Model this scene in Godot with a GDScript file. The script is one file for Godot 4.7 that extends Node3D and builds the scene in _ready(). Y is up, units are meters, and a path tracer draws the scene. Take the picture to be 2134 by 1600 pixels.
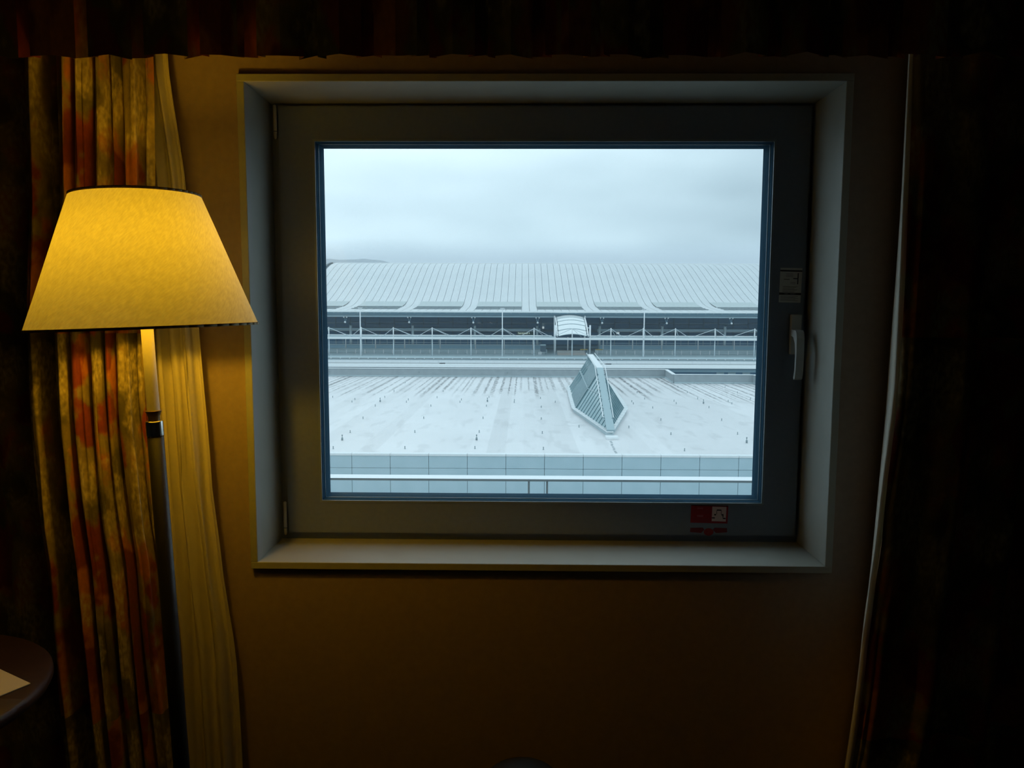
extends Node3D
# A dim hotel room: a floor lamp and curtains round one window, with an airport roofscape outside.
# Metres, y up. The face of the window wall is z = 0; the room is at +z, the view at -z.

var M := {}
var used := {}

# ------------------------------------------------------------------ helpers
func lin(r: float, g: float, b: float) -> Color:
	return Color(r, g, b).linear_to_srgb()

func mat(key: String, c: Color, rough := 0.7, metal := 0.0) -> StandardMaterial3D:
	var m := StandardMaterial3D.new()
	m.albedo_color = c
	m.roughness = rough
	m.metallic = metal
	M[key] = m
	return m

func mb(smooth := false) -> SurfaceTool:
	var st := SurfaceTool.new()
	st.begin(Mesh.PRIMITIVE_TRIANGLES)
	st.set_smooth_group(0 if smooth else -1)
	return st

func vert(st: SurfaceTool, p: Vector3, uv := Vector2.ZERO) -> void:
	st.set_uv(uv)
	st.add_vertex(p)

# corners counter-clockwise as seen from outside
func quad(st: SurfaceTool, a: Vector3, b: Vector3, c: Vector3, d: Vector3, ua := Vector2(0, 1), ub := Vector2(1, 1), uc := Vector2(1, 0), ud := Vector2(0, 0)) -> void:
	vert(st, a, ua); vert(st, c, uc); vert(st, b, ub)
	vert(st, a, ua); vert(st, d, ud); vert(st, c, uc)

func tri(st: SurfaceTool, a: Vector3, b: Vector3, c: Vector3) -> void:
	vert(st, a); vert(st, c); vert(st, b)

func bx(st: SurfaceTool, lo: Vector3, hi: Vector3) -> void:
	var p := []
	for i in 8:
		p.append(Vector3(hi.x if i & 1 else lo.x, hi.y if i & 2 else lo.y, hi.z if i & 4 else lo.z))
	quad(st, p[4], p[5], p[7], p[6])
	quad(st, p[1], p[0], p[2], p[3])
	quad(st, p[0], p[4], p[6], p[2])
	quad(st, p[5], p[1], p[3], p[7])
	quad(st, p[6], p[7], p[3], p[2])
	quad(st, p[0], p[1], p[5], p[4])

# box with chamfered edges along all twelve edges
func cbx(st: SurfaceTool, lo: Vector3, hi: Vector3, c: float) -> void:
	var ctr := (lo + hi) / 2.0
	var h := (hi - lo) / 2.0
	var ax := [Vector3(1, 0, 0), Vector3(0, 1, 0), Vector3(0, 0, 1)]
	for k in 3:
		var n: Vector3 = ax[k]; var u: Vector3 = ax[(k + 1) % 3]; var v: Vector3 = ax[(k + 2) % 3]
		var hn := h[k]; var hu := h[(k + 1) % 3]; var hv := h[(k + 2) % 3]
		for s in [1.0, -1.0]:
			var o: Vector3 = ctr + n * hn * s
			var a: Vector3 = u * (hu - c); var b: Vector3 = v * (hv - c)
			if s > 0: quad(st, o - a - b, o + a - b, o + a + b, o - a + b)
			else: quad(st, o - a + b, o + a + b, o + a - b, o - a - b)
		for su in [1.0, -1.0]:
			for sv in [1.0, -1.0]:
				var p1: Vector3 = ctr + u * hu * su + v * (hv - c) * sv
				var p2: Vector3 = ctr + u * (hu - c) * su + v * hv * sv
				var e: Vector3 = n * (hn - c)
				if su * sv > 0: quad(st, p1 - e, p2 - e, p2 + e, p1 + e)
				else: quad(st, p2 - e, p1 - e, p1 + e, p2 + e)
	for sx in [1.0, -1.0]:
		for sy in [1.0, -1.0]:
			for sz in [1.0, -1.0]:
				var px := ctr + Vector3(h.x * sx, (h.y - c) * sy, (h.z - c) * sz)
				var py := ctr + Vector3((h.x - c) * sx, h.y * sy, (h.z - c) * sz)
				var pz := ctr + Vector3((h.x - c) * sx, (h.y - c) * sy, h.z * sz)
				if sx * sy * sz > 0: tri(st, px, py, pz)
				else: tri(st, px, pz, py)

# profile: Array of Vector2(radius, y), from bottom to top, turned about the y axis through o
func lathe(st: SurfaceTool, prof: Array, o := Vector3.ZERO, n := 24) -> void:
	for i in n:
		var a0 := TAU * i / n; var a1 := TAU * (i + 1) / n
		for k in prof.size() - 1:
			var p: Vector2 = prof[k]; var q: Vector2 = prof[k + 1]
			var v0 := float(k) / (prof.size() - 1); var v1 := float(k + 1) / (prof.size() - 1)
			quad(st, o + Vector3(cos(a1) * p.x, p.y, sin(a1) * p.x), o + Vector3(cos(a0) * p.x, p.y, sin(a0) * p.x), o + Vector3(cos(a0) * q.x, q.y, sin(a0) * q.x), o + Vector3(cos(a1) * q.x, q.y, sin(a1) * q.x),
				Vector2(a1 / TAU, 1 - v0), Vector2(a0 / TAU, 1 - v0), Vector2(a0 / TAU, 1 - v1), Vector2(a1 / TAU, 1 - v1))

# round bar between two points
func bar(st: SurfaceTool, a: Vector3, b: Vector3, r: float, n := 8, r2 := -1.0) -> void:
	if r2 < 0: r2 = r
	var d := (b - a).normalized()
	var u := d.cross(Vector3.UP if absf(d.y) < 0.9 else Vector3.RIGHT).normalized()
	var v := d.cross(u)
	for i in n:
		var w0 := u * cos(TAU * i / n) + v * sin(TAU * i / n)
		var w1 := u * cos(TAU * (i + 1) / n) + v * sin(TAU * (i + 1) / n)
		quad(st, a + w0 * r, a + w1 * r, b + w1 * r2, b + w0 * r2)
		tri(st, a, a + w1 * r, a + w0 * r)
		tri(st, b, b + w0 * r2, b + w1 * r2)

# square-section bar between two points, width w across and h up
func beam(st: SurfaceTool, a: Vector3, b: Vector3, w: float, h: float, up := Vector3.UP) -> void:
	var d := (b - a).normalized()
	var u := d.cross(up).normalized() * w / 2.0
	var v := u.cross(d).normalized() * h / 2.0
	var p := [a - u - v, a + u - v, a + u + v, a - u + v, b - u - v, b + u - v, b + u + v, b - u + v]
	quad(st, p[0], p[1], p[2], p[3])
	quad(st, p[5], p[4], p[7], p[6])
	quad(st, p[1], p[5], p[6], p[2])
	quad(st, p[4], p[0], p[3], p[7])
	quad(st, p[3], p[2], p[6], p[7])
	quad(st, p[4], p[5], p[1], p[0])

# bar along x whose front leans back: bottom front edge at z1, top front edge at z1t
func wedge(st: SurfaceTool, x0: float, x1: float, y0: float, y1: float, z0: float, z1: float, z1t: float) -> void:
	var p := [Vector3(x0, y0, z1), Vector3(x1, y0, z1), Vector3(x1, y1, z1t), Vector3(x0, y1, z1t), Vector3(x0, y0, z0), Vector3(x1, y0, z0), Vector3(x1, y1, z0), Vector3(x0, y1, z0)]
	quad(st, p[0], p[1], p[2], p[3])
	quad(st, p[5], p[4], p[7], p[6])
	quad(st, p[1], p[5], p[6], p[2])
	quad(st, p[4], p[0], p[3], p[7])
	quad(st, p[3], p[2], p[6], p[7])
	quad(st, p[4], p[5], p[1], p[0])

func build(st: SurfaceTool, called: String, m: Material, parent: Node = null) -> MeshInstance3D:
	st.generate_normals()
	return put(st.commit(), called, m, parent)

func put(mesh: Mesh, called: String, m: Material, parent: Node = null) -> MeshInstance3D:
	var o := MeshInstance3D.new()
	o.mesh = mesh
	o.material_override = m
	o.cast_shadow = GeometryInstance3D.SHADOW_CASTING_SETTING_ON
	if parent == null:
		o.name = numbered(called)
		add_child(o)
	else:
		o.name = called
		parent.add_child(o, true)
	return o

func mesh_of(st: SurfaceTool) -> Mesh:
	st.generate_normals()
	return st.commit()

func numbered(called: String) -> String:
	var n: int = used.get(called, 0)
	used[called] = n + 1
	return called if n == 0 else "%s_%03d" % [called, n]

func thing(called: String, at: Vector3, label: String, category: String, group := "") -> Node3D:
	var o := Node3D.new()
	o.name = numbered(called)
	o.position = at
	add_child(o)
	tag(o, label, category, group)
	return o

func tag(o: Node, label: String, category := "", group := "") -> void:
	o.set_meta("label", label)
	if category: o.set_meta("category", category)
	if group: o.set_meta("group", group)

func struct(o: Node, label := "") -> Node:
	o.set_meta("kind", "structure")
	if label: o.set_meta("label", label)
	return o

func fnl(s: int, freq: float, oct := 4) -> FastNoiseLite:
	var n := FastNoiseLite.new()
	n.seed = s
	n.frequency = freq
	n.noise_type = FastNoiseLite.TYPE_SIMPLEX_SMOOTH
	n.fractal_octaves = oct
	return n

func table(t: Array, y: float) -> float:  # piecewise-linear, t = [[y, value], ...] with falling y
	if y >= t[0][0]: return t[0][1]
	for i in t.size() - 1:
		if y >= t[i + 1][0]:
			var f: float = (t[i][0] - y) / (t[i][0] - t[i + 1][0])
			f = f * f * (3 - 2 * f) * 0.5 + f * 0.5
			return lerpf(t[i][1], t[i + 1][1], f)
	return t[-1][1]

# ------------------------------------------------------------------ scene
func _ready() -> void:
	setup_camera()
	setup_sky()
	materials()
	room()
	window()
	curtains()
	floor_lamp()
	furniture()
	outside_rail()
	low_building()
	skylight()
	roof_anchors()
	deck()
	walkway()
	terminal()
	entrance()
	hills()
	haze()

func setup_camera() -> void:
	var c := Camera3D.new()
	c.name = "camera"
	c.position = Vector3(0, 1.45, 1.9)
	c.rotation_degrees = Vector3(-5.6, 0.8, 0.2)
	c.fov = 53.13
	c.near = 0.05
	c.far = 6000.0
	add_child(c)
	c.current = true

func setup_sky() -> void:
	var w := 1024; var h := 512
	var img := Image.create_empty(w, h, false, Image.FORMAT_RGBF)
	var big := fnl(11, 0.9, 3)
	var fine := fnl(5, 2.6, 4)
	for j in h:
		var el := PI / 2 - PI * (j + 0.5) / h
		for i in w:
			var az := wrapf(TAU * (i + 0.5) / w, -PI, PI)  # the first column looks along -z
			var d := Vector3(sin(az) * cos(el), sin(el), -cos(az) * cos(el))
			# overcast: brighter overhead, broad banks of thicker and thinner cloud all round
			var bank := sin(az * 5.0 - 0.3) * 0.20 * clampf((el + 0.02) * 6.0, 0.25, 1.0)
			var q := Vector3(d.x, d.y * 2.2, d.z)
			var cl := big.get_noise_3dv(q * 2.4) * 0.22 + fine.get_noise_3dv(q * Vector3(1, 2.0, 1)) * 0.16
			var l := 0.96 * (1.0 + 0.45 * pow(maxf(sin(el), 0.0), 0.8)) * (1.0 - bank + cl) * (1.0 + 0.13 * exp(-pow(el / 0.11, 2.0)))
			var warm := clampf(cl * 0.6 - bank * 0.5, -0.2, 0.2)
			img.set_pixel(i, j, Color(l * (0.735 + warm * 0.2), l * 0.985, l * (1.11 - warm * 0.2)))
	var pm := PanoramaSkyMaterial.new()
	pm.panorama = ImageTexture.create_from_image(img)
	var sky := Sky.new()
	sky.sky_material = pm
	var e := Environment.new()
	e.background_mode = Environment.BG_SKY
	e.sky = sky
	e.tonemap_mode = Environment.TONE_MAPPER_LINEAR
	e.tonemap_exposure = 1.0
	e.sdfgi_enabled = true
	e.ssao_enabled = true
	e.ssil_enabled = true
	e.volumetric_fog_enabled = true
	e.volumetric_fog_density = 0.0
	var we := WorldEnvironment.new()
	we.name = "environment"
	we.environment = e
	add_child(we)

# ------------------------------------------------------------------ materials
func speckle(key: String, a: Color, b: Color, s: int, freq: float, rough: float, scale: float, relief := 0.0, metal := 0.0) -> StandardMaterial3D:
	var m := mat(key, Color.WHITE, rough, metal)
	var t := NoiseTexture2D.new()
	t.width = 256; t.height = 256; t.seamless = true
	t.noise = fnl(s, freq, 5)
	var g := Gradient.new()
	g.set_color(0, a); g.set_color(1, b)
	t.color_ramp = g
	m.albedo_texture = t
	m.uv1_triplanar = true
	m.uv1_world_triplanar = true
	m.uv1_scale = Vector3.ONE * scale
	if relief > 0:
		var t2 := NoiseTexture2D.new()
		t2.width = 256; t2.height = 256; t2.seamless = true
		t2.noise = fnl(s + 1, freq * 2.0, 5)
		m.heightmap_enabled = true
		m.heightmap_texture = t2
		m.heightmap_scale = relief
	return m

func materials() -> void:
	speckle("wall", lin(.385, .295, .225), lin(.435, .335, .255), 3, 0.05, .85, 3.0)
	speckle("trim", lin(.415, .43, .385), lin(.45, .465, .42), 4, 0.02, .5, 2.0)
	speckle("ceiling", lin(.26, .28, .29), lin(.30, .32, .33), 5, 0.05, .9, 2.0)
	speckle("room_wall", lin(.13, .16, .185), lin(.155, .19, .215), 6, 0.03, .8, 2.0)
	speckle("carpet", lin(.022, .016, .012), lin(.04, .028, .02), 7, 0.2, .95, 2.0)
	speckle("frame", lin(.195, .24, .31), lin(.215, .265, .34), 8, 0.1, .38, 2.0)
	mat("frame_edge", lin(.028, .075, .12), .9).metallic_specular = 0.1
	mat("gasket", lin(.02, .022, .025), .6)
	mat("bead", lin(.26, .32, .36), .3, .2)
	mat("handle", lin(.58, .60, .58), .35, .1)
	var g := mat("glass", Color(0.85, 0.95, 1.0, 0.04), 0.0)
	g.transparency = BaseMaterial3D.TRANSPARENCY_ALPHA
	g.metallic_specular = 0.2
	mat("chrome", lin(.62, .60, .56), .18, 1.0)
	speckle("pole", lin(.018, .017, .015), lin(.032, .03, .027), 12, 0.3, .45, 8.0)
	mat("stem", lin(.62, .58, .5), .45)
	mat("rim_tape", lin(.42, .30, .15), .8)
	mat("bronze", lin(.30, .20, .10), .35, .7)
	speckle("black_plastic", lin(.012, .012, .012), lin(.02, .02, .02), 14, 0.3, .5, 5.0)
	mat("paper", lin(.62, .58, .5), .8)
	speckle("dark_wood", lin(.02, .008, .005), lin(.036, .014, .008), 15, 0.02, .5, 6.0)
	mat("pale_metal", lin(.84, .86, .88), .45, .1)
	mat("rail_dark", lin(.16, .19, .2), .5, .3)
	# outdoors
	speckle("panel", lin(.42, .555, .61), lin(.47, .60, .66), 21, 0.01, .42, .25)
	speckle("coping", lin(.76, .78, .79), lin(.82, .84, .85), 22, 0.02, .4, .5)
	speckle("parapet", lin(.30, .345, .365), lin(.37, .415, .435), 23, 0.03, .65, .12)
	speckle("concrete", lin(.20, .215, .215), lin(.27, .285, .28), 24, 0.04, .7, .1)
	speckle("asphalt", lin(.24, .26, .265), lin(.31, .33, .33), 25, 0.05, .6, .1)
	speckle("paving", lin(.36, .45, .48), lin(.43, .52, .55), 27, 0.05, .55, .1)
	speckle("roof_metal", lin(.56, .585, .60), lin(.62, .645, .655), 26, 0.01, .34, .05)
	mat("roof_seam", lin(.10, .13, .15), .6)
	mat("vent_panel", lin(.47, .52, .52), .5)
	mat("vent_dark", lin(.12, .17, .19), .6)  # paints the shade in the louvre gaps; also colours the roof end edge
	mat("eave_white", lin(.86, .87, .87), .4)
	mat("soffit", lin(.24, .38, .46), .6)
	mat("fascia", lin(.42, .56, .62), .5)
	mat("facade_glass", lin(.08, .22, .36), .35)
	mat("facade_frame", lin(.11, .21, .28), .5)
	mat("steel", lin(.68, .74, .77), .45, .1)
	mat("slab", lin(.44, .53, .56), .55)
	mat("canopy_top", lin(.40, .48, .51), .4)
	var fm := mat("frosted", lin(.52, .60, .63), .4)
	fm.backlight_enabled = true
	fm.backlight = Color(.9, .9, .9)
	mat("membrane", lin(.80, .82, .82), .6)
	mat("beige", lin(.40, .36, .33), .7)
	mat("yellow", lin(.62, .42, .10), .6)
	mat("board", lin(.08, .13, .17), .5)
	mat("sign_green", lin(.03, .08, .07), .5)
	mat("white", lin(.80, .80, .80), .5)
	for q in [["lit_letter", Color(.86, .92, .84)], ["lit_sign", Color(.88, .92, .92)]]:  # backlit signs
		var em := mat(q[0], q[1], .5)
		em.emission_enabled = true; em.emission = q[1]; em.emission_energy_multiplier = .5
	mat("skylight_glass", lin(.17, .31, .34), .07).metallic_specular = 0.8
	mat("skylight_bar", lin(.34, .44, .47), .4, .2)
	mat("skylight_line", lin(.11, .19, .22), .45)
	mat("anchor", lin(.25, .31, .33), .5, .3)

# ------------------------------------------------------------------ room
const WL := -0.670; const WR := 0.762; const WB := 0.808; const WT := 1.988; const CAS := 0.018
func room() -> void:
	var x0 := -1.9; var x1 := 2.2; var z1 := 4.6; var hgt := 2.45
	var st := mb()
	var l := WL - CAS; var r := WR + CAS; var b := WB - CAS; var t := WT + CAS
	bx(st, Vector3(x0 - .2, -.2, -.36), Vector3(l, hgt + .2, 0))
	bx(st, Vector3(r, -.2, -.36), Vector3(x1 + .2, hgt + .2, 0))
	bx(st, Vector3(l, -.2, -.36), Vector3(r, b, 0))
	bx(st, Vector3(l, t, -.36), Vector3(r, hgt + .2, 0))
	struct(build(st, "wall_back", M.wall), "plain cream wall round the window")
	st = mb(); bx(st, Vector3(x0 - .2, -.2, 0), Vector3(x0, hgt + .2, z1)); struct(build(st, "wall_left", M.room_wall))
	st = mb(); bx(st, Vector3(x1, -.2, 0), Vector3(x1 + .2, hgt + .2, z1)); struct(build(st, "wall_right", M.room_wall))
	st = mb(); bx(st, Vector3(x0 - .2, -.2, z1), Vector3(x1 + .2, hgt + .2, z1 + .2)); struct(build(st, "wall_front", M.room_wall))
	st = mb(); bx(st, Vector3(x0, -.2, 0), Vector3(x1, 0, z1)); struct(build(st, "floor", M.carpet))
	st = mb(); bx(st, Vector3(x0, hgt, 0), Vector3(x1, hgt + .2, z1)); struct(build(st, "ceiling", M.ceiling))
	# lining boards of the window niche: they fill the hole and stand a little proud of the wall
	var f := .014; var k := -.30
	st = mb(); cbx(st, Vector3(l, t - CAS, k), Vector3(r, t, f), .0012); struct(build(st, "trim_1", M.trim), "head board of the window niche")
	st = mb(); cbx(st, Vector3(l, b + CAS, k), Vector3(l + CAS, t - CAS, f), .0012); struct(build(st, "trim_2", M.trim), "lining board of the window niche beside the lamp")
	st = mb(); cbx(st, Vector3(r - CAS, b + CAS, k), Vector3(r, t - CAS, f), .0012); struct(build(st, "trim_3", M.trim), "lining board of the window niche beside the handle")
	st = mb(); cbx(st, Vector3(l, b, k), Vector3(r, b + CAS, f), .0012); struct(build(st, "trim_4", M.trim), "sill board of the window")

func ring(st: SurfaceTool, ol: float, orr: float, ob: float, ot: float, il: float, ir: float, ib: float, it: float, z0: float, z1: float) -> void:
	# mitred rectangular frame between z0 (back) and z1 (front)
	var o := [Vector2(ol, ob), Vector2(orr, ob), Vector2(orr, ot), Vector2(ol, ot)]
	var n := [Vector2(il, ib), Vector2(ir, ib), Vector2(ir, it), Vector2(il, it)]
	for i in 4:
		var j := (i + 1) % 4
		var a: Vector2 = o[i]; var b: Vector2 = o[j]; var c: Vector2 = n[j]; var d: Vector2 = n[i]
		quad(st, Vector3(a.x, a.y, z1), Vector3(b.x, b.y, z1), Vector3(c.x, c.y, z1), Vector3(d.x, d.y, z1))
		quad(st, Vector3(b.x, b.y, z0), Vector3(a.x, a.y, z0), Vector3(d.x, d.y, z0), Vector3(c.x, c.y, z0))
		quad(st, Vector3(b.x, b.y, z1), Vector3(a.x, a.y, z1), Vector3(a.x, a.y, z0), Vector3(b.x, b.y, z0))
		quad(st, Vector3(d.x, d.y, z1), Vector3(c.x, c.y, z1), Vector3(c.x, c.y, z0), Vector3(d.x, d.y, z0))

func window() -> void:
	var w := Node3D.new()
	w.name = "window_1"
	add_child(w)
	struct(w, "dark grey side-hung window looking out on the airport roofs")
	var st := mb()
	ring(st, WL, WR, WB, WT, -.632, .735, .846, 1.962, -.30, -.19)
	build(st, "outer_frame", M.frame, w)
	# sash: overlaps the outer frame on the room side
	var gl := -.5535; var gr := .6575; var gb := .9205; var gt := 1.889
	var sash := Node3D.new(); sash.name = "sash"; w.add_child(sash)
	st = mb()
	ring(st, -.647, .7505, .831, 1.978, gl, gr, gb, gt, -.1895, -.172)
	ring(st, -.630, .733, .848, 1.960, gl, gr, gb, gt, -.262, -.1895)
	build(st, "casement", M.frame, sash)
	st = mb()
	ring(st, gl - .004, gr + .004, gb - .004, gt + .004, gl + .0015, gr - .0015, gb + .0015, gt - .0015, -.176, -.1705)
	build(st, "glazing_bead", M.bead, sash)
	st = mb()
	ring(st, gl, gr, gb, gt, gl + .0038, gr - .0038, gb + .0038, gt - .0038, -.203, -.2005)
	build(st, "gasket", M.bead, sash)
	st = mb()
	ring(st, gl, gr, gb, gt, gl + .0025, gr - .0025, gb + .0025, gt - .0025, -.261, -.1765)
	build(st, "glazing_channel", M.frame_edge, sash)
	for z in [-.212, -.236]:
		st = mb()
		bx(st, Vector3(gl + .002, gb + .002, z - .002), Vector3(gr - .002, gt - .002, z + .002))
		build(st, "glass_pane", M.glass, sash)
	# hinges
	for y in [[1.893, 1.980], [.825, .918]]:
		var hx := -.6545
		st = mb(true)
		var low: bool = y[0] < 1.0
		var cut: float = y[0] + .018
		lathe(st, [Vector2(0, cut + .003), Vector2(.0046, cut + .003), Vector2(.0046, y[1] - .002), Vector2(.003, y[1]), Vector2(0, y[1])], Vector3(hx, 0, -.168), 12)
		lathe(st, [Vector2(0, y[0]), Vector2(.0025, y[0]), Vector2(.0042, y[0] + .006), Vector2(.0046, cut), Vector2(0, cut)], Vector3(hx, 0, -.168), 12)
		build(st, "hinge", M.handle, w)
	# handle: base plate and a lever that stands off the sash and hangs down
	var hd := Node3D.new(); hd.name = "handle"; sash.get_parent().add_child(hd)
	st = mb(); cbx(st, Vector3(.7135, 1.331, -.1715), Vector3(.7425, 1.4375, -.160), .002); build(st, "base_plate", M.handle, hd)
	st = mb()
	var side := [Vector2(-.160, 1.381), Vector2(-.160, 1.398), Vector2(-.124, 1.396), Vector2(-.117, 1.390), Vector2(-.113, 1.376), Vector2(-.111, 1.345), Vector2(-.112, 1.292), Vector2(-.118, 1.270), Vector2(-.124, 1.266), Vector2(-.128, 1.272), Vector2(-.122, 1.292), Vector2(-.121, 1.340), Vector2(-.126, 1.362), Vector2(-.140, 1.378)]
	var hx0 := .7135; var hx1 := .7335
	var poly := PackedVector2Array(side)
	var idx := Geometry2D.triangulate_polygon(poly)
	for i in range(0, idx.size(), 3):
		var a := poly[idx[i]]; var b := poly[idx[i + 1]]; var c := poly[idx[i + 2]]
		if (b - a).cross(c - a) < 0:
			var tmp := b; b = c; c = tmp
		# (z, y) plane: seen from -x, z runs to the right
		tri(st, Vector3(hx0, a.y, a.x), Vector3(hx0, b.y, b.x), Vector3(hx0, c.y, c.x))
		tri(st, Vector3(hx1, a.y, a.x), Vector3(hx1, c.y, c.x), Vector3(hx1, b.y, b.x))
	for i in side.size():
		var p: Vector2 = side[i]; var q: Vector2 = side[(i + 1) % side.size()]
		quad(st, Vector3(hx0, q.y, q.x), Vector3(hx0, p.y, p.x), Vector3(hx1, p.y, p.x), Vector3(hx1, q.y, q.x))
	build(st, "lever", M.handle, hd)
	stickers(w)

func flat(called: String, c: Vector2, size: Vector2, z: float, turn: float, m: Material, parent: Node) -> MeshInstance3D:
	var st := mb()
	var x := size.x / 2; var y := size.y / 2; var d := .0004
	quad(st, Vector3(-x, -y, d), Vector3(x, -y, d), Vector3(x, y, d), Vector3(-x, y, d))
	quad(st, Vector3(x, -y, 0), Vector3(-x, -y, 0), Vector3(-x, y, 0), Vector3(x, y, 0))
	quad(st, Vector3(-x, y, d), Vector3(x, y, d), Vector3(x, y, 0), Vector3(-x, y, 0))
	quad(st, Vector3(-x, -y, 0), Vector3(x, -y, 0), Vector3(x, -y, d), Vector3(-x, -y, d))
	var o := build(st, called, m, parent)
	o.position = Vector3(c.x, c.y, z)
	o.rotation.z = turn
	return o

func print_of(img: Image, key: String) -> StandardMaterial3D:
	var m := mat(key, Color.WHITE, .55)
	m.albedo_texture = ImageTexture.create_from_image(img)
	return m

func stickers(w: Node) -> void:
	var ink := Color(.05, .05, .05)
	# instruction label on the stile: header strip, drawing of the handle, lines of text, footer
	var im := Image.create_empty(188, 288, false, Image.FORMAT_RGB8)
	im.fill(Color(.86, .87, .85))
	im.fill_rect(Rect2i(0, 18, 188, 12), ink)
	for y in [48, 60, 72]: im.fill_rect(Rect2i(50, y, 62, 3), Color(.36, .36, .36))
	im.fill_rect(Rect2i(34, 92, 50, 5), Color(.25, .25, .25))
	im.fill_rect(Rect2i(150, 42, 9, 92), ink)
	im.fill_rect(Rect2i(114, 84, 40, 8), ink)
	for y in [118, 130]: im.fill_rect(Rect2i(92, y, 44, 3), Color(.36, .36, .36))
	for k in 6: im.fill_rect(Rect2i(28, 152 + k * 9, 126 - (k % 3) * 12, 3), Color(.38, .38, .38))
	im.fill_rect(Rect2i(0, 206, 188, 18), ink)
	im.fill_rect(Rect2i(46, 212, 30, 6), Color(.5, .5, .5)); im.fill_rect(Rect2i(96, 212, 44, 6), Color(.5, .5, .5))
	for k in 5: im.fill_rect(Rect2i(14, 234 + k * 9, 150 - (k % 2) * 20, 3), Color(.42, .42, .42))
	var o := flat("instruction_sticker", Vector2(.7122, 1.5146), Vector2(.058, .0915), -.172, -.02, print_of(im, "print_label"), w)
	tag(o, "pale printed instruction label above the window handle")
	# red warning sticker under the glass: text at the left, white pictogram panel at the right
	im = Image.create_empty(256, 128, false, Image.FORMAT_RGB8)
	var red := Color(.62, .03, .09)
	im.fill(red)
	im.fill_rect(Rect2i(0, 0, 256, 8), Color(.32, .02, .06))
	var pale := Color(.66, .34, .36)
	for k in 4: im.fill_rect(Rect2i(44 + k * 10, 18, 8, 12), pale)
	for k in 3: im.fill_rect(Rect2i(12, 38 + k * 10, 126 - k * 8, 3), Color(.52, .18, .2))
	im.fill_rect(Rect2i(44, 72, 42, 13), pale)
	for k in 3: im.fill_rect(Rect2i(16, 94 + k * 9, 118 - k * 4, 3), Color(.52, .16, .18))
	im.fill_rect(Rect2i(146, 10, 98, 104), Color(.88, .78, .76))
	im.fill_rect(Rect2i(178, 30, 32, 8), ink)
	im.fill_rect(Rect2i(162, 62, 12, 10), ink); im.fill_rect(Rect2i(212, 62, 14, 10), ink); im.fill_rect(Rect2i(220, 70, 6, 16), ink)
	im.fill_rect(Rect2i(147, 86, 20, 8), ink); im.fill_rect(Rect2i(222, 88, 20, 8), ink)
	im.fill_rect(Rect2i(176, 38, 4, 26), Color(.4, .32, .32)); im.fill_rect(Rect2i(208, 38, 4, 26), Color(.4, .32, .32))
	o = flat("warning_sticker", Vector2(.5145, .8905), Vector2(.1015, .0505), -.172, -.02, print_of(im, "print_warning"), w)
	tag(o, "red warning sticker with a white pictogram panel under the glass")
	# dull red seal of two wings and a round middle
	var st := mb()
	for s in [-1.0, 1.0]:
		var pts := [Vector3(s * .012, .003, 0), Vector3(s * .016, .009, 0), Vector3(s * .05, .008, 0), Vector3(s * .051, -.004, 0), Vector3(s * .02, -.006, 0)]
		for i in range(1, pts.size() - 1):
			if s > 0: tri(st, pts[0], pts[i + 1], pts[i])
			else: tri(st, pts[0], pts[i], pts[i + 1])
	mat("dull_red", lin(.20, .014, .02), .5)
	var seal := Node3D.new(); seal.name = "red_seal"; w.add_child(seal)
	seal.position = Vector3(.5138, .8435, -.1716)
	tag(seal, "dull red seal with a round middle under the warning sticker")
	build(st, "wing", M.dull_red, seal)
	st = mb()
	for i in 24:
		tri(st, Vector3(0, -.003, .0004), Vector3(.0135 * cos(TAU * i / 24), -.003 + .0105 * sin(TAU * i / 24), .0004), Vector3(.0135 * cos(TAU * (i + 1) / 24), -.003 + .0105 * sin(TAU * (i + 1) / 24), .0004))
	mat("bright_red", lin(.30, .012, .012), .45)
	build(st, "disc", M.bright_red, seal)

# ------------------------------------------------------------------ curtains
func cloth_texture() -> Texture2D:
	var w := 512; var h := 512
	var im := Image.create_empty(w, h, false, Image.FORMAT_RGB8)
	var n1 := fnl(31, 0.0085, 3); var n2 := fnl(32, 0.0095, 3); var n3 := fnl(33, 0.035, 4); var n4 := fnl(34, 0.16, 3)
	for j in h:
		for i in w:
			var a := n1.get_noise_2d(i, j * .62); var b := n2.get_noise_2d(i + 900, j * .62); var c := n3.get_noise_2d(i, j * .8); var d := n4.get_noise_2d(i, j * .45)
			var col := Vector3(.27, .21, .085)                                          # old gold
			col = col.lerp(Vector3(.10, .085, .035), smoothstep(-.05, .35, -a + c * .2))   # olive
			col = col.lerp(Vector3(.46, .15, .03), smoothstep(.05, .30, a + c * .22))      # orange
			col = col.lerp(Vector3(.21, .03, .018), smoothstep(.10, .32, b + c * .22))      # maroon
			col = col.lerp(Vector3(.50, .42, .22), smoothstep(.10, .36, -b + c * .3) * (.6 + .6 * d))  # cream
			col *= 1.0 + d * .22
			im.set_pixel(i, j, Color(col.x, col.y, col.z).linear_to_srgb())
	return ImageTexture.create_from_image(im)

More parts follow.
